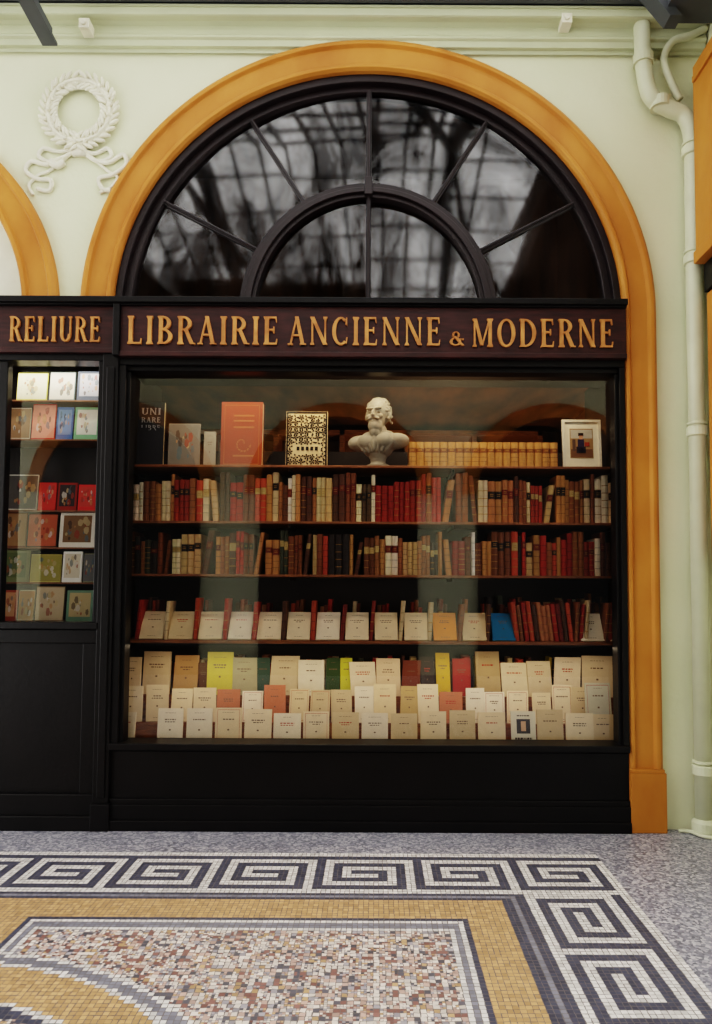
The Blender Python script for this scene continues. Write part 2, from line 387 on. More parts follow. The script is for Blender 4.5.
def word(m,txt,x0,x1,z0,z1,y0,y1):
    gap=.09
    tot=sum(G[c][0]+gap for c in txt)-.06-gap; sc=(x1-x0)/tot; h=z1-z0; x=x0-.03*sc
    for c in txt:
        w,polys=G[c]
        for j,P in enumerate(polys): 
            m.prism([(x+p[0]*sc,z0+p[1]*h) for p in P],y0-.00005*j,y1)
        x+=(w+gap)*sc
E=empty('shop_sign')
mb=MB()
bx(114,XRR,303,356,-.09,.0)
bx(112,XRR,352,357,-.105,0)
bx(-400,107,303,353,-.08,0)
bx(-400,107,349,354,-.09,0)
mb.obj('board',M_sign,.004,parent=E)
mb=MB(); bx(-400,XRR,297,303,-.13,.02); bx(-400,XRR,301,306,-.11,.0); 
mb.obj('moulding',M_black,.004,parent=E)
mb=MB()
Yl=-.105
def wd(txt,a,b,t0,t1,Yf): word(mb,txt,sx(a,335,Yf),sx(b,335,Yf),sz(t1,Yf),sz(t0,Yf),Yf,Yf+.016)
wd('LIBRAIRIE',127,278,317,345,Yl); wd('ANCIENNE',288,441,317,345,Yl)
wd('&',450,464,331,345,Yl); wd('MODERNE',472,614,318,346,Yl)
wd('RELIURE',9,100,318,343,-.095)
mb.obj('letters',M_letter,parent=E)

# ------------------------------------------------------------------ books
def c3(c,v=0.1):
    k=1+random.uniform(-v,v); return tuple(min(1,x*k) for x in L(c))
GOLDC=L((176,134,70)); PAGE=L((205,190,155))
def book(m,x,w,h,d,yf,z,col,lab=None,ribs=5,lean=0,gp=.3):
    fr=[0,.12,.5,.88,1]; yo=[0,-.14,-.24,-.14,0]
    dk=tuple(c*.5 for c in col)
    lev=[(0,.02*h,col,0)]
    step=h*.92/(ribs+1); gold=random.random()<gp
    z_=h*.02
    for k in range(ribs+1):
        z1=h*.02+step*(k+1)
        c=col
        if lab and k==ribs-1: c=lab
        lev.append((z_,z1-.004,c,0))
        if k<ribs: lev.append((z1-.004,z1,GOLDC if gold else dk,.002))
        z_=z1
    lev.append((z_-.004,h,col,0))
    X=lambda f,zz: x+f*w+lean*zz
    for (a,b,c,bu) in lev:
        for k in range(4):
            m.quad([(X(fr[k],a),yf+yo[k]*w-bu,z+a),(X(fr[k+1],a),yf+yo[k+1]*w-bu,z+a),(X(fr[k+1],b),yf+yo[k+1]*w-bu,z+b),(X(fr[k],b),yf+yo[k]*w-bu,z+b)],c)
        if c==lab and lab:
            for q in (.35,.6):
                zq=a+(b-a)*q; m.quad([(X(.25,zq),yf-.25*w-.0015,z+zq),(X(.75,zq),yf-.25*w-.0015,z+zq),(X(.75,zq+.003),yf-.25*w-.0015,z+zq+.003),(X(.25,zq+.003),yf-.25*w-.0015,z+zq+.003)],GOLDC)
    for f in (0,1):
        m.quad([(X(f,0),yf,z),(X(f,0),yf+d,z),(X(f,h),yf+d,z+h),(X(f,h),yf,z+h)],col)
    m.quad([(X(0,h),yf,z+h),(X(.12,h),yf-.14*w,z+h),(X(.5,h),yf-.24*w,z+h),(X(.88,h),yf-.14*w,z+h),(X(1,h),yf,z+h),(X(1,h),yf+.006,z+h),(X(0,h),yf+.006,z+h)],col)
    m.quad([(X(.12,h),yf+.004,z+h-.005),(X(.88,h),yf+.004,z+h-.005),(X(.88,h),yf+d,z+h-.005),(X(.12,h),yf+d,z+h-.005)],PAGE)
    m.quad([(X(0,h),yf+.006,z+h),(X(.12,h),yf+.006,z+h),(X(.12,h),yf+d,z+h),(X(0,h),yf+d,z+h)],col)
    m.quad([(X(.88,h),yf+.006,z+h),(X(1,h),yf+.006,z+h),(X(1,h),yf+d,z+h),(X(.88,h),yf+d,z+h)],col)
    m.quad([(X(0,0),yf+d,z),(X(1,0),yf+d,z),(X(1,h),yf+d,z+h),(X(0,h),yf+d,z+h)],col)
BR=[(134,78,44),(164,106,62),(108,62,36),(186,132,78),(90,54,36),(146,90,54),(118,66,38),(176,122,74)]
CR=[(226,208,168),(210,188,142),(234,222,194),(196,164,114),(240,232,214)]
RD=[(176,50,38),(150,42,32),(186,76,50),(156,54,36)]
DK=[(56,44,36),(66,66,50),(48,38,36),(86,62,40)]
def row(name,px0,px1,pys,top,Y,pal,hvar=.14,wr=(.024,.046)):
    z=sz(pys,Y); hmax=sz(top,Y)-z; m=MB(); x=sx(px0,Y=Y); xe=sx(px1,Y=Y); X0=x
    while x<xe-.02:
        u=(x-X0)/(xe-X0); pal_=pal(u); cat=random.choices([BR,CR,RD,DK],pal_)[0]
        run=random.choice([1,1,1,1,1,1,2,2,3]); c=random.choice(cat); w=random.uniform(*wr)
        h=hmax*random.uniform(1-hvar*2,1.0); lab=c3(random.choice([(110,35,25),(40,30,25),(190,165,110)])) if random.random()<.55 else None
        cc=c3(c,.15); lean=random.choice([.12,-.1,.16]) if (run==1 and random.random()<.12) else 0
        if lean>0 : x+=.004
        if lean<0 : x+=-lean*h
        for k in range(run):
            if x+w+max(0,lean)*h>xe: break
            book(m,x,w-.002,h*random.uniform(.985,1),.17,Y+random.uniform(0,.02),z+.0005,tuple(v*random.uniform(.94,1.06) for v in cc),lab,random.choice([4,5]),lean)
            x+=w
        if lean>0: x+=lean*h+.002
    return m.obj(name,M_books)
SY=.26
row('book_row',131,615,522,472,SY+.02,lambda u:(3.2,3.6,1.0,.5) if u<.5 else (3.6,3.2,1.7,.4))
row('book_row',127,616,575,530,SY+.02,lambda u:(6,1.3,.8,.9) if u<.6 else (3.4,1.3,2.4,.6))
m=MB(); z=sz(466,SY+.05); x=sx(408,Y=SY+.05); xe=sx(559,Y=SY+.05); h=sz(442,SY+.05)-z; w=(xe-x)/19
for k in range(19): book(m,x,w-.002,h,.11,SY+.05,z+.0005,c3((172,128,72),.06),L((120,66,30)),4); x+=w
m.obj('book_set',M_books)
E=empty('display_shelves')
XI0,XI1=-1.607,1.567
for pys in (466,522,575):
    mb=MB(); z=sz(pys,SY); mb.box(XI0,XI1,SY-.02,.60,z-.016,z); mb.obj('shelf_board',M_shelf,.003,parent=E)
Y4=.17; z4=sz(641,Y4)
mb=MB(); mb.box(XI0,XI1,Y4,.60,z4-.02,z4); mb.obj('shelf_board',M_shelf,.003,parent=E)
mb=MB()
for pys in (466,522,575):
    z=sz(pys,SY)-.017
    for x in (-1.595,-.55,.5,1.555): mb.box(x-.008,x+.008,SY+.02,.6,z-.02,z)
mb.obj('shelf_bracket',M_dark,parent=E)

# ------------------------------------------------------------------ covers facing forward
def cover(m,xc,yb,zb,w,h,th,tilt,col,design='text',rz=0,rot=0,c2=None,rl=0):
    ct,st=math.cos(tilt),math.sin(tilt); cr,sr=math.cos(rz),math.sin(rz)
    def Mx(p):
        x,y,z=p; x=x+rl*z; y2=y*ct+z*st; z2=-y*st+z*ct
        return Vector((xc+x*cr-y2*sr, yb+x*sr+y2*cr, zb+z2+th*st))
    hw=w/2
    m.box(-hw,hw,0,.002,0,h,col,Mx); m.box(-hw,hw,th-.002,th,0,h,col,Mx)
    m.box(-hw,-hw+.002,.002,th-.002,0,h,col,Mx)
    m.box(-hw+.002,hw-.003,.002,th-.002,.003,h-.003,PAGE,Mx)
    def q(x0,x1,z0,z1,c,y=-.0008): m.box(x0*hw,x1*hw,y,0,z0*h,z1*h,c,Mx)
    ink=L((116,96,80)); red=L((180,60,46)); 
    def line(zc,wd_,c,th_=.01,xo=0):
        x=xo-wd_
        while x<xo+wd_:
            l=random.uniform(.08,.22); q(x,min(xo+wd_,x+l),zc,zc+th_,c); x+=l+.06
    if design in('text','redtitle','band','frame'):
        line(.87,random.uniform(.3,.5),ink)
        tc=red if design=='redtitle' else ink
        line(.68,random.uniform(.35,.6),tc,.03); 
        if random.random()<.6: line(.62,random.uniform(.25,.5),tc,.025)
        q(-.07,.07,.40,.44,ink); line(.10,random.uniform(.3,.4),ink)
        if design=='band': q(-1,1,.0,.2,L((178,32,30)),-.0012); line(.08,.6,L((230,200,190)),.03)
        if design=='frame':
            for a in ((-.85,-.83,.05,.95),(.83,.85,.05,.95),(-.85,.85,.05,.06),(-.85,.85,.94,.95)): q(*a,red)
    elif design=='photo':
        q(-.55,.55,.38,.78,c2 or L((70,70,72))); line(.86,.5,L((60,50,50)),.03); line(.22,.7,L((60,50,50)),.05); line(.12,.6,L((60,110,120)),.05)
        q(-.2,.2,.45,.72,L((205,170,140)),-.0014)
    elif design=='pic':
        big=random.random()<.5; e=.97 if big else .80
        q(-e,e,.03 if big else .14,.97 if big else .92,c2 or L((120,100,80))); base=c2 or L((120,100,80))
        for k in range(16):
            a=random.uniform(-.75,.5); b=random.uniform(.16,.75); s_=random.uniform(.1,.45)
            oc=c3(random.choice([(60,45,40),(190,170,130),(150,60,45),(90,110,120),(220,210,200),(190,140,90)]))
            cc=tuple(base[i]*.35+oc[i]*.65 for i in range(3))
            n=6; ph=random.random(); ca,cb=a+s_/2,b+s_*.2
            y=-.0010-.00008*k
            pts=[Mx(Vector((max(-e,min(e,ca+s_*.5*math.cos(ph+6.283*j/n)*random.uniform(.6,1)))*hw,y,max(.15,min(.9,cb+s_*.3*math.sin(ph+6.283*j/n)))*h))) for j in range(n)]
            m.quad(pts,cc)
    elif design=='band_top': q(-1,1,.7,.82,c2 or ink)
CRM=[(238,222,194),(230,212,180),(240,230,210),(226,206,170),(234,216,184),(242,232,214),(212,192,156)]
TL=.16
m=MB(); zf=sz(747,.11)
n=17
for k in range(n):
    px=127+16.5+k*29.0-(14 if k==0 else 0)
    xx=sx(px,Y=.12)
    des=random.choice(['text','text','redtitle','frame','text'])
    if k in(4,8): des='band'
    if k==13:
        cover(m,sx(523,Y=.12),.11,zf,.15,.215,.012,TL,L((226,222,205)),'photo'); continue
    wv=random.uniform(.152,.168); hv=random.uniform(.195,.228)
    if k==0: wv=.1
    if k==16: xx-=.03
    cover(m,xx,.11,zf,wv,hv,.014,TL,c3(random.choice(CRM),.05),des,random.uniform(-.04,.04),rl=random.uniform(-.02,.02))
m.obj('paperback_display_row',M_cards)
m=MB(); z2=.565
px=133
while px<588:
    w_=random.uniform(.11,.15)
    if random.random()<.12: cc=random.choice([(196,170,120),(170,150,110),(214,190,120),(190,120,90)])
    else: cc=random.choice(CRM)
    cover(m,sx(px,Y=.25),.235+random.uniform(0,.02),z2,w_,random.uniform(.19,.245),.013,TL,c3(cc,.06),random.choice(['text','redtitle','text','frame']),random.uniform(-.08,.08),rl=random.uniform(-.04,.04))
    px+=w_*158+random.uniform(0,3)
cover(m,sx(598,Y=.20),.195,z2,.16,.26,.012,TL,L((206,206,190)),'frame')
m.obj('paperback_display_row',M_cards)
m=MB(); z3=.715
third=[(133,18,40,(222,200,168)),(157,28,46,(214,192,158)),(186,24,42,(186,150,104)),(205,10,34,(90,60,40)),(221,26,46,(206,196,84)),(246,26,40,(166,160,130)),(264,14,40,(70,90,80)),(284,28,42,(204,186,154)),(312,26,38,(228,218,196)),(333,14,40,(60,80,50)),(347,12,40,(190,190,66)),(365,26,36,(222,206,180)),(389,24,40,(212,190,160)),(410,18,38,(110,60,45)),(428,14,42,(60,50,48)),(444,14,46,(210,176,56)),(462,18,40,(160,40,35)),(489,24,48,(186,162,122)),(515,26,36,(220,204,174)),(540,24,38,(214,196,166)),(566,26,42,(226,210,186)),(596,30,44,(218,200,170))]
for px,wp,hp,c in third:
    cover(m,sx(px,Y=.37),.36+random.uniform(0,.02),z3,wp/170*1.1,hp/170*1.02,.016,TL*.8,c3(c,.05),random.choice(['text','redtitle','text']),random.uniform(-.12,.12),c2=L((90,60,50)),rl=random.uniform(-.07,.07))
m.obj('paperback_display_row',M_cards)
mb=MB(); mb.box(XI0,XI1,.14,.235,.3,zf-.001); mb.box(XI0,XR-.02,.105,.14,.3,zf-.001); mb.box(XI0,XI1,.235,.355,.3,z2-.001); mb.box(XI0,XI1,.355,.598,.3,z3-.001)
mb.obj('stepped_display_stand',M_shelf,.003)
m=MB(); x=sx(150,Y=.47); 
while x<sx(612,Y=.47):
    w=random.uniform(.02,.05); book(m,x,w,random.uniform(.18,.25),.1,.47,z3,c3(random.choice(BR+RD+CR+DK+[(180,160,60)])),None,3,0); x+=w+random.choice([0,0,.0,.03,.06])
m.obj('book_row',M_books)
# fourth row: booklets on a slope, each pair separated by standing bound books
m=MB(); px=138; mm=MB()
SPC=[(120,60,42),(156,46,38),(90,60,46),(160,104,70),(120,44,38),(130,80,50),(176,76,50),(204,184,148),(150,60,44)]
while px<606:
    c=random.choice(CRM)
    des=random.choice(['text','redtitle','text'])
    if 425<px<445: c=(230,160,80)
    if 484<px<510: c=(36,120,170)
    skip = 508<px<548
    if not skip: cover(m,sx(px+15,Y=.22),Y4+.02,z4,random.uniform(.142,.15),.19,.014,.5,c3(c,.05),des,random.uniform(-.04,.04))
    for q in range(6 if skip else (3 if px>574 else 1)):
        x=sx(px-2.5+q*5,Y=.2); c=c3(random.choice(SPC),.1)
        book(mm,x,random.uniform(.022,.03),random.uniform(.22,.26),.12,Y4+.03,z4+.001,c,None,3,random.uniform(.03,.12) if not skip else -.12,.6)
    # volumes standing right behind the booklet
    if not skip and random.random()<.75:
        x=sx(px+random.uniform(2,10),Y=.38)
        for q in range(random.choice([1,2,3])):
            w=random.uniform(.02,.03); book(mm,x,w,random.uniform(.20,.26),.12,.37,z4+.001,c3(random.choice(SPC),.1),GOLDC,3,.04,.6); x+=w+.002
    px+=29.2
m.obj('reclining_booklet_row',M_cards)
mm.obj('book_row',M_books)
m=MB(); x=sx(484,Y=.51)
while x<sx(604,Y=.51):
    w=random.uniform(.02,.045); book(m,x,w,random.uniform(.2,.30),.08,.51,z4+.001,c3(random.choice(BR+RD+DK+CR)),GOLDC,4,-.06); x+=w+random.choice([0,.01,.03])
m.obj('book_row',M_books)

# ------------------------------------------------------------------ top shelf items
zt=sz(466,SY)+.0005; Yt=SY+.07
def card(name,px0,px1,top,col,des,th=.02,tilt=.06,c2=None,extra=None,Y=Yt):
    m=MB(); xa,xb=sx(px0,Y=Y),sx(px1,Y=Y); h=sz(top,Y)-zt
    cover(m,(xa+xb)/2,Y,zt,xb-xa,h,th,tilt,L(col),des,c2=c2); 
    if extra: extra(m,(xa+xb)/2,Y,xb-xa,h)
    return m.obj(name,M_cards)
def floral(m,xc,Y,w,h):
    c=L((34,28,24)); t_=.06
    f=lambda x,z:(xc+x*w,Y+z*h*math.sin(t_)-.003,zt+z*h*math.cos(t_))
    for i in range(7):
        for j in range(10):
            cx_=-.40+i*.133; cz_=.10+j*.088
            if 2<=j<=3 and 1<=i<=5: continue
            a0=random.uniform(0,6.28)
            n=5 if random.random()<.6 else 3
            for p_ in range(n):
                a=a0+p_*6.283/n; r=.06
                q=[(cx_,cz_),(cx_+r*math.cos(a-.4),cz_+r*.75*math.sin(a-.4)),(cx_+1.25*r*math.cos(a),cz_+r*.95*math.sin(a)),(cx_+r*math.cos(a+.4),cz_+r*.75*math.sin(a+.4))]
                m.quad([f(*v) for v in q],c)
    for (a,b,c_,d) in ((-.49,.49,.0,.035),(-.49,.49,.965,1.0),(-.49,-.45,.0,1.0),(.45,.49,.0,1.0)):
        m.quad([f(a,c_),f(b,c_),f(b,d),f(a,d)],c)
    for k in range(5):
        x=-.24+k*.11; m.quad([f(x,.3),f(x+.07,.3),f(x+.07,.37),f(x,.37)],c)
card('ornamental_cover_book',284,326,411,(200,180,140),'plain',.03,extra=floral)
def orn(m,xc,Y,w,h):
    f=lambda x,z:(xc+x*w,Y+z*h*math.sin(.06)-.003,zt+z*h*math.cos(.06)); g=L((160,96,52))
    for z_ in (.78,.7,.6,.16): m.quad([f(-.2,z_),f(.3,z_),f(.3,z_+.025),f(-.2,z_+.025)],g)
    for (a,b,c_,d) in ((-.42,.42,.04,.05),(-.42,.42,.95,.96),(-.42,-.41,.04,.96),(.41,.42,.04,.96)): m.quad([f(a,c_),f(b,c_),f(b,d),f(a,d)],g)
    for k in range(14):
        a=k*.45; r=.03+.012*k; m.quad([f(.02+r*math.cos(a),.36+r*.7*math.sin(a)),f(.02+(r+.03)*math.cos(a),.36+(r+.03)*.7*math.sin(a)),f(.02+(r+.03)*math.cos(a+.3),.36+(r+.03)*.7*math.sin(a+.3)),f(.02+r*math.cos(a+.3),.36+r*.7*math.sin(a+.3))],g)
card('large_red_book',218,260,402,(132,52,26),'plain',.05,extra=orn)
card('grey_booklet',165,197,424,(130,124,116),'pic',.01,c2=L((116,112,106)))
def uni(m,xc,Y,w,h):
    W_=L((150,154,164)); n0=len(m.c)
    for k,(txt,a,b) in enumerate((('UNI',.80,.9),('RARE',.68,.76),('LIBRE',.56,.64),('MODERNE',.44,.5))):
        word(m,txt,xc-w*.36,xc+w*.36,zt+h*a,zt+h*b,Y+.045*h-.004,Y+.09*h)
    for i in range(n0,len(m.c)): m.c[i]=W_
card('dark_tall_book',133,160,402,(36,38,46),'plain',.03,extra=uni)
card('small_booklet',201,213,432,(140,132,120),'text',.01)
m=MB(); xa,xb=sx(564,Y=Yt),sx(603,Y=Yt); h=sz(418,Yt)-zt; xc=(xa+xb)/2; w=xb-xa
Mt=lambda p:Vector((xc+p[0],Yt+p[1]+p[2]*.08,zt+p[2]))
W=L((210,206,194))
for b in ((-w/2,-w/2+.016,0,h),(w/2-.016,w/2,0,h),(-w/2+.016,w/2-.016,0,.016),(-w/2+.016,w/2-.016,h-.016,h)): m.box(b[0],b[1],-.012,.01,b[2],b[3],W,Mt)
m.box(-w/2+.016,w/2-.016,0,.006,.016,h-.016,L((222,216,200)),Mt)
m.box(-w*.30,w*.30,-.002,0,h*.22,h*.82,L((150,120,84)),Mt)
m.box(-w*.28,w*.28,-.003,0,h*.24,h*.40,L((110,78,56)),Mt)
m.box(-w*.28,w*.28,-.0025,0,h*.62,h*.80,L((176,170,160)),Mt)
for (a,b,c_,d,cc) in ((-.10,.06,.34,.60,(50,42,70)),(-.14,.10,.32,.45,(46,38,44)),(-.06,.03,.60,.69,(190,140,112)),(-.08,.05,.67,.73,(50,32,26)),(.08,.20,.46,.54,(150,60,40)),(-.24,-.16,.36,.6,(90,70,60))):
    m.box(a*w,b*w,-.005,0,c_*h,d*h,L(cc),Mt)
m.obj('framed_print',M_cards)

# ------------------------------------------------------------------ bust
bm=bmesh.new()
def ball(c,r,rot=None,sub=3):
    M=Matrix.Translation(c)@(rot or Matrix.Identity(4))@Matrix.Diagonal((*r,1))
    bmesh.ops.create_icosphere(bm,subdivisions=sub,radius=1,matrix=M)
def cone(z0,z1,r0,r1):
    bmesh.ops.create_cone(bm,cap_ends=True,segments=32,radius1=r0,radius2=r1,depth=z1-z0,matrix=Matrix.Translation((0,0,(z0+z1)/2)))
cone(0,.016,.068,.068); cone(.014,.03,.058,.044); cone(.028,.06,.042,.05); cone(.055,.075,.05,.06)
ball((0,0,.145),(.125,.08,.07)); ball((-.11,.0,.152),(.08,.06,.048)); ball((.11,.0,.152),(.08,.06,.048))
ball((0,.0,.105),(.09,.07,.05)); ball((-.05,-.035,.15),(.07,.05,.05)); ball((.05,-.035,.15),(.07,.05,.05))
ball((0,.005,.21),(.052,.055,.06)); ball((-.04,.0,.19),(.06,.045,.03)); ball((.04,.0,.19),(.06,.045,.03))
ball((0,.005,.332),(.068,.082,.088)); ball((0,-.028,.29),(.05,.052,.07))
ball((0,-.088,.305),(.010,.018,.024)); ball((0,-.096,.295),(.013,.012,.009))
for s_ in (-1,1):
    ball((s_*.026,-.074,.337),(.024,.014,.007)); ball((s_*.026,-.068,.317),(.011,.008,.006))
    ball((s_*.034,-.062,.292),(.018,.016,.016)); ball((s_*.071,.0,.305),(.01,.018,.024))
    ball((s_*.018,-.084,.278),(.022,.01,.008),Matrix.Rotation(s_*.35,4,'Y'))
ball((0,-.079,.262),(.018,.012,.006)); ball((0,-.052,.238),(.044,.04,.045)); ball((0,-.057,.205),(.032,.03,.04))
rnd=random.Random(3)
for k in range(120):   # short wavy hair, receding at the forehead
    a=rnd.uniform(-.55,math.pi+.55); e=rnd.uniform(-.1,1.3)
    x=.068*math.cos(a)*math.cos(e); y=.01+.081*math.sin(a)*math.cos(e); z=.332+.084*math.sin(e)
    r=rnd.uniform(.007,.010); ball((x,y,z),(r*1.2,r*1.2,r),sub=2)
for k in range(80):
    a=rnd.uniform(-1.3,1.3); z=rnd.uniform(.18,.262); rr=.045*(1-.5*(.265-z)/.09)
    r=rnd.uniform(.004,.007); ball((rr*math.sin(a),-.047-rr*.85*math.cos(a),z),(r,r,r*2),sub=2)
for k in range(26):
    s_=rnd.choice((-1,1)); ball((s_*rnd.uniform(.060,.068),rnd.uniform(-.02,.05),rnd.uniform(.27,.35)),(.008,.009,.01),sub=2)
for k in range(7):
    ball((-.09+.03*k,-.07+.02*abs(k-3)/3,.14-.006*abs(k-3)),(.012,.016,.055),Matrix.Rotation((k-3)*.22,4,'Y'),2)
me=bpy.data.meshes.new('bust_sculpture'); bm.to_mesh(me); bm.free(); me.materials.append(M_bust)
o=bpy.data.objects.new('bust_sculpture',me); scene.collection.objects.link(o)
rmod=o.modifiers.new('r','REMESH'); rmod.mode='VOXEL'; rmod.voxel_size=.0034; rmod.use_smooth_shade=True
sm=o.modifiers.new('s','SMOOTH'); sm.iterations=1; sm.factor=.4
bs=(sz(397,Yt)-zt)/.42
o.scale=(bs,bs,bs); o.location=(sx(377.5,Y=Yt),Yt+.01,zt); o.rotation_euler=(0,0,math.radians(-20))

# ------------------------------------------------------------------ left window prints
E=empty('side_display_shelves')
YL=.12
rows=[(402,[(10,41,374,(206,204,92),(225,220,190)),(43,69,373,(120,140,150),(220,214,200)),(71,96,372,(100,110,130),(190,190,200))]),
(441,[(3,25,409,(216,206,186),(150,120,90)),(26,50,405,(212,52,46),(230,150,130)),(51,68,408,(84,116,170),(120,150,190)),(69,95,408,(132,182,142),(222,222,210))]),
(512,[(2,34,476,(236,236,224),(90,86,84)),(35,53,484,(212,44,36),(205,60,50)),(54,74,484,(150,44,34),(60,50,50)),(75,93,486,(216,54,50),(200,70,60))]),
(549,[(-4,24,514,(130,80,54),(170,130,90)),(25,55,515,(90,62,42),(190,100,70)),(57,93,514,(240,234,222),(130,100,70))]),
(584,[(-4,28,552,(130,136,94),(110,120,80)),(29,60,556,(196,184,104),(160,150,80)),(61,81,553,(240,238,232),(220,210,190)),(82,95,555,(140,140,110),(110,110,110))]),
(623,[(-4,17,592,(170,80,60),(210,160,120)),(18,34,592,(236,220,190),(190,140,90)),(35,64,588,(136,112,84),(200,180,150)),(66,93,592,(120,150,130),(190,170,130))])]
for pys,items in rows:
    z=sz(pys,YL)
    mb=MB(); mb.box(-3.55,-1.695,YL-.008,.33,z-.010,z); mb.obj('shelf_board',M_shelf,.002,parent=E)
    m=MB()
    for (a,b,tp,c,c2) in items:
        xa,xb=sx(a+.3,Y=YL),sx(b-.3,Y=YL); cover(m,(xa+xb)/2,YL,z+.0005,xb-xa,(sz(tp,YL)-z),.01,.1,c3(c,.03),'pic',c2=L(c2))
    xx=-2.46
    while xx>-3.4:
        cover(m,xx,YL,z+.0005,.16,.19,.01,.1,c3(random.choice([(180,60,50),(220,210,190),(90,110,140),(120,90,60)])),'pic',c2=c3((170,150,120))); xx-=.2
    m.obj('art_print_row',M_cards)

# ------------------------------------------------------------------ plaster wreath
wx,wz=UN(81,114); bmw=bmesh.new()
def wball(c,r,rot=None,sub=2):
    bmesh.ops.create_icosphere(bmw,subdivisions=sub,radius=1,matrix=Matrix.Translation(c)@(rot or Matrix.Identity(4))@Matrix.Diagonal((*r,1)))
Rw=.19
for k in range(64):
    a=k*2*math.pi/64; wball((wx+Rw*math.cos(a),-.020,wz+Rw*1.02*math.sin(a)),(.036,.019,.036),sub=1)
for k in range(34):
    a=k*2*math.pi/34+rnd.uniform(-.05,.05)
    for off,sp in ((-.038,.7),(.038,-.7),(0,0)):
        r_=Rw+off; s_=1 if math.cos(a)>0 else -1
        wball((wx+r_*math.cos(a),-.032,wz+r_*1.02*math.sin(a)),(.012,.014,.036),Matrix.Rotation(-(a)-sp*s_*1.0,4,'Y'))
    if k%2: wball((wx+(Rw+rnd.uniform(-.03,.03))*math.cos(a),-.045,wz+(Rw+rnd.uniform(-.03,.03))*math.sin(a)),(.012,.012,.012))
me=bpy.data.meshes.new('wreath'); bmw.to_mesh(me); bmw.free(); me.materials.append(M_plaster)
me.polygons.foreach_set('use_smooth',[True]*len(me.polygons))
E=empty('plaster_wreath_relief')
ow=bpy.data.objects.new('laurel_ring',me); scene.collection.objects.link(ow); ow.parent=E
m=MB()
def rib_(pts,r): m.tube(smooth_pts([(*(UN(p[0],p[1])[:1]),-.9*r-.001,UN(p[0],p[1])[1]) for p in pts],6),r,8,flat=.9)
rib_([(78,150),(60,153),(45,150),(40,158),(52,163),(68,157),(78,152)],.013)
rib_([(80,150),(95,155),(108,150),(112,158),(100,163),(88,157),(80,152)],.013)
rib_([(76,153),(62,160),(48,166),(33,163),(27,172),(38,180),(52,182),(50,192),(38,190)],.014)
rib_([(70,156),(50,172),(40,176),(30,186),(34,196)],.01)
rib_([(84,153),(96,162),(110,164),(124,156),(127,166),(114,176),(100,180),(103,190),(112,192)],.014)
rib_([(90,156),(108,172),(118,178),(112,188),(100,194)],.01)
rib_([(52,163),(58,168),(66,164)],.022)
m.box(UN(74,150)[0],UN(88,150)[0],-.03,-.001,UN(80,158)[1],UN(80,148)[1])
m.obj('ribbon',M_plaster,smooth=True,parent=E)

# ------------------------------------------------------------------ drainpipe
m=MB(); E=empty('drainpipe')
Yp=-.075; r=.048
xm=sx(700,600,Yp)
def PT(px,py): 
    a=UN(px,py,Yp); return (a[0],Yp,a[1])
ptop=[PT(641,-30),PT(642,40),PT(645,78),PT(652,98),PT(668,108)]
pts=smooth_pts(ptop+[(xm-.04,Yp,sz(115,Yp)),(xm,Yp,sz(138,Yp)),(xm,Yp,sz(175,Yp))],6)+[(xm,Yp,.06)]
m.tube(pts,r,20); m.obj('pipe',M_pipe,smooth=True,parent=E)
m=MB()
for py in (150,258,430,768):
    z=sz(py,Yp); m.tube([(xm,Yp,z-.03),(xm,Yp,z-.025),(xm,Yp,z+.025),(xm,Yp,z+.03)],[r+.004,r+.012,r+.012,r+.004],20)
    m.tube([(xm,Yp,z+.04),(xm,Yp,z+.055)],[r+.009,r+.009],20)
    m.box(xm-.01,xm+.01,-.04,-.001,z-.01,z+.01)
for p in (PT(643,60),PT(660,104)):
    p=Vector(p); m.tube([p+Vector((-.0,0,.03)),p-Vector((0,0,.03))],[r+.012]*2,20)
m.tube([(xm,Yp,0.001),(xm,Yp,.07),(xm,Yp,.09)],[r+.02,r+.02,r+.005],20)
m.obj('collars',M_pipe,.002,parent=E)
m=MB(); m.tube(smooth_pts([PT(706,28),PT(690,36),PT(672,42),PT(664,60),PT(672,84),PT(680,100)],6),.022,12); m.obj('branch',M_pipe,smooth=True,parent=E)
m=MB(); ya=-.15
m.box(1.89,2.028,-.6,ya,sz(250,ya),sz(66,ya)); m.box(1.875,2.028,-.6,ya-.02,sz(84,ya),sz(78,ya)); m.box(1.88,2.028,-.62,ya+.01,sz(262,ya),sz(250,ya))
m.box(1.95,2.028,-.6,ya,sz(560,ya),sz(292,ya))
m.obj('ochre_casing',M_gold,.004)
m=MB(); m.box(1.935,2.028,-.6,ya,sz(291,ya),sz(263,ya)); m.obj('dark_casing_band',M_black,.004)
m=MB(); m.tube(smooth_pts([(xm-.14,-.06,.013),(xm-.08,-.07,.013),(xm-.03,-.16,.013),(xm+.1,-.2,.013)]),.011,8); m.obj('floor_cable',M_pipe,smooth=True)

# ------------------------------------------------------------------ floor
fm=bpy.data.materials.new('grey_terrazzo'); fm.use_nodes=True; nt=fm.node_tree; b=nt.nodes['Principled BSDF']
tc=nt.nodes.new('ShaderNodeTexCoord'); vo=nt.nodes.new('ShaderNodeTexVoronoi'); vo.inputs['Scale'].default_value=80
nt.links.new(tc.outputs['Object'],vo.inputs['Vector'])
sp=nt.nodes.new('ShaderNodeSeparateColor'); nt.links.new(vo.outputs['Color'],sp.inputs[0])
cr=nt.nodes.new('ShaderNodeValToRGB'); el=cr.color_ramp.elements
el[0].color=(*L((92,93,104)),1); el[1].color=(*L((184,182,186)),1); e=el.new(.5); e.color=(*L((134,133,144)),1)
nt.links.new(sp.outputs[0],cr.inputs['Fac']); nz=nt.nodes.new('ShaderNodeTexNoise'); nz.inputs['Scale'].default_value=1.3
nt.links.new(tc.outputs['Object'],nz.inputs['Vector'])
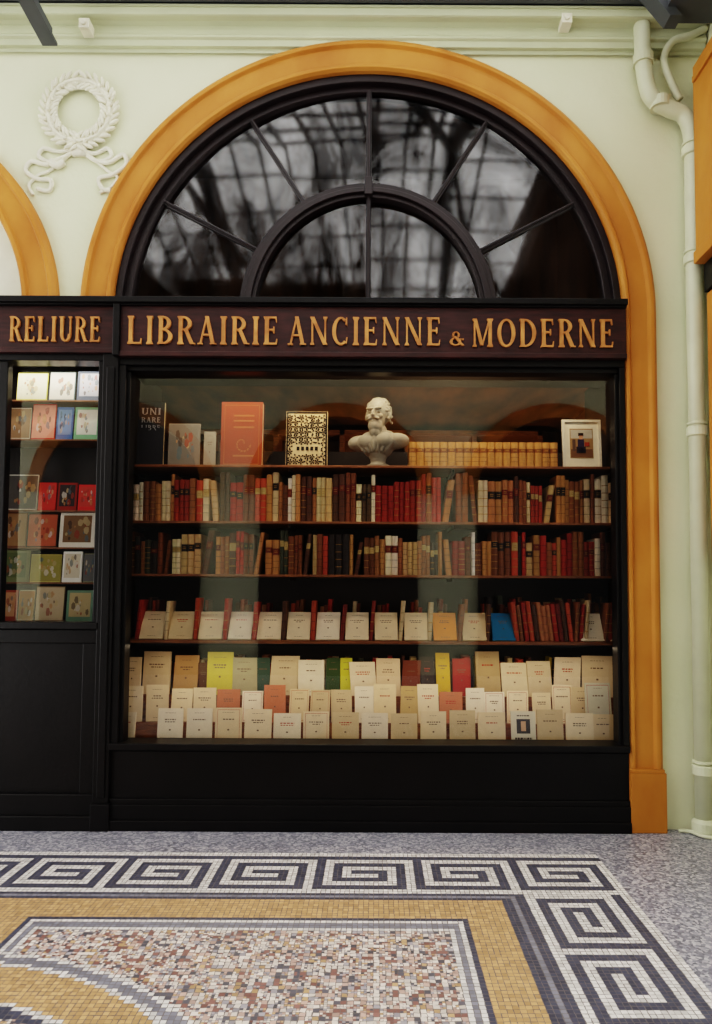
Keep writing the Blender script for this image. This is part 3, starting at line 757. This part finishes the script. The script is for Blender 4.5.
mr=nt.nodes.new('ShaderNodeMapRange'); mr.inputs['To Min'].default_value=.8; mr.inputs['To Max'].default_value=1.18; nt.links.new(nz.outputs['Fac'],mr.inputs['Value'])
vm=nt.nodes.new('ShaderNodeVectorMath'); vm.operation='SCALE'; nt.links.new(cr.outputs['Color'],vm.inputs[0]); nt.links.new(mr.outputs['Result'],vm.inputs['Scale'])
nt.links.new(vm.outputs['Vector'],b.inputs['Base Color']); b.inputs['Roughness'].default_value=.38
m=MB(); m.box(-6,5,-7.6,3.2,-.1,0); fl=m.obj('floor',fm)
XO=FL(600,860)[0]; YO=FL(375,854)[1]; c=(YO-FL(375,894)[1])/11; ts=c/2
KEY=["##########.","#........#.","#.######.#.","#.#....#.#.","#.#.####.#.","#.#......#.","#.########.","#..........","###########"]
WH=L((214,210,206)); SL=L((74,75,90)); OR=L((190,152,108)); GY=L((126,126,136))
CONF=[((220,208,198),36),((190,160,148),18),((136,98,92),13),((186,152,114),9),((92,90,98),11),((158,154,160),15)]
cc_=[L(a) for a,_ in CONF]; cw=[w for _,w in CONF]
def key(tt,s):
    tr=int(tt); 
    if tr==0: return WH
    if tr==1: return SL
    return WH if KEY[tr-2][int(s)%11]=='#' else SL
def conf(): return random.choices(cc_,cw)[0]
XRo=FL(505,905)[0]; XRi=FL(466,915)[0]; OF0=FL(375,901)[1]; OF1=FL(375,920)[1]
PL=FL(40,925)[0]
OLi=PL-.085; OWd=XRo-XRi; MIDX=OLi-OWd/2
CYc=-2.77
def pat(X,Y):
    a=(XO-X)/c; b_=(YO-Y)/c
    if b_<11: return key(b_,a)
    if a<11: return key(a,b_-11)
    Xf=X if X>MIDX else 2*MIDX-X
    d=math.hypot(X-MIDX,Y-CYc); R_=1.25
    if d<R_+.09:
        if d>R_+.065: return WH
        if d>R_+.025: return GY
        if d>R_: return WH
        if d>R_-.19: return OR
        if d>R_-.215: return WH
        if d>R_-.26: return SL
        return 'c'
    if Y>OF0 or X>XRo:
        q=max(Y-OF0, X-XRo)/c
        return SL if (q<.6 or q>1.1) else GY
    if Y>OF1 or X>XRi or Xf<OLi: return OR
    m_=min((OF1-Y),(XRi-X),(Xf-OLi))/c
    if m_<.5: return SL
    if m_<1.0: return WH
    if m_<1.6: return GY
    if m_<2.05: return WH
    return 'c'
m=MB(); nx=int((XO+3.4)/ts); ny=int(2.7/ts)
def tile(X,Y,s,col,jit):
    k=1+random.uniform(-.2,.2); col=(col[0]*k,col[1]*k,col[2]*k)
    g=s*.5*.88; J=lambda: random.uniform(-jit,jit)
    m.quad([(X-g+J(),Y-g+J(),.0025),(X+g+J(),Y-g+J(),.0025),(X+g+J(),Y+g+J(),.0025),(X-g+J(),Y+g+J(),.0025)],col)
for j in range(ny):
    for i in range(nx):
        X=XO-(i+.5)*ts; Y=YO-(j+.5)*ts
        col=pat(X,Y)
        if col=='c':
            r_=random.random()
            if r_<.45:
                for ox in (-.25,.25):
                    for oy in (-.25,.25): tile(X+ox*ts,Y+oy*ts,ts*.5,conf(),.0011)
            else: tile(X,Y,ts,conf(),.0026)
        else: tile(X,Y,ts,col,.0014)
E=empty('floor_mosaic'); ti=m.obj('tesserae',M_tiles,parent=E)
m=MB(); m.box(XO-nx*ts,XO,YO-ny*ts,YO,.0,.001); m.obj('grout',mat('grout',(128,122,118),.8,.1,20),parent=E)

# ------------------------------------------------------------------ lights
w=bpy.data.worlds.new('sky'); scene.world=w; w.use_nodes=True
bg=w.node_tree.nodes['Background']; bg.inputs[0].default_value=(1.0,.985,.965,1); bg.inputs[1].default_value=2.35
def area(name,loc,rot,sx_,sy_,e,col,parent=None):
    l=bpy.data.lights.new(name,'AREA'); l.shape='RECTANGLE'; l.size=sx_; l.size_y=sy_; l.energy=e; l.color=col
    o=bpy.data.objects.new(name,l); o.location=loc; o.rotation_euler=rot; scene.collection.objects.link(o)
    if parent: o.parent=parent
    return o
E=empty('display_fill_light')  # unseen strip added at the top to light the display warmly
m=MB(); m.box(-1.3,1.3,.13,.17,Z_sign0-.02,Z_sign0+.015); m.obj('fill_housing',M_black,parent=E)
area('fill_light',(0,.15,Z_sign0-.03),(math.radians(18),0,0),2.6,.03,9,(1,.78,.52),E)
E=empty('shelf_fill_light')  # unseen light added under the shelf to brighten the lower covers
m=MB(); m.box(-1.45,1.45,.175,.195,z4-.032,z4-.021); m.obj('fill_housing',M_black,parent=E)
area('fill_light',(0,.185,z4-.034),(math.radians(-8),0,0),2.9,.015,3.6,(1,.80,.56),E)
E=empty('side_fill_light')  # unseen light added to brighten the side window prints
m=MB(); m.box(-3.3,-1.72,.065,.085,Z_sign0-.01,Z_sign0+.015); m.obj('fill_housing',M_black,parent=E)
area('fill_light',(-2.3,.07,Z_sign0-.02),(math.radians(2),0,0),1.2,.02,2.6,(1,.9,.75),E)
E=empty('back_room_fill_light')  # hidden light and stand added for a warm glow in the back room
m=MB(); m.tube([(.6,1.5,0.001),(.6,1.5,.03)],.14,20); m.tube([(.6,1.5,.03),(.6,1.5,1.35)],.012,8); m.tube([(.6,1.5,1.25),(.6,1.5,1.5)],[.17,.11],20); m.obj('fill_stand_and_shade',M_dark,parent=E)
pl=bpy.data.lights.new('fill_bulb','POINT'); pl.energy=24; pl.color=(1,.66,.34); pl.shadow_soft_size=.04
po=bpy.data.objects.new('fill_bulb',pl); po.location=(.6,1.5,1.58); scene.collection.objects.link(po); po.parent=E
try:
    scene.view_settings.view_transform='Filmic'; scene.view_settings.look='High Contrast'
except Exception as ex: print(ex)
scene.view_settings.exposure=0.42
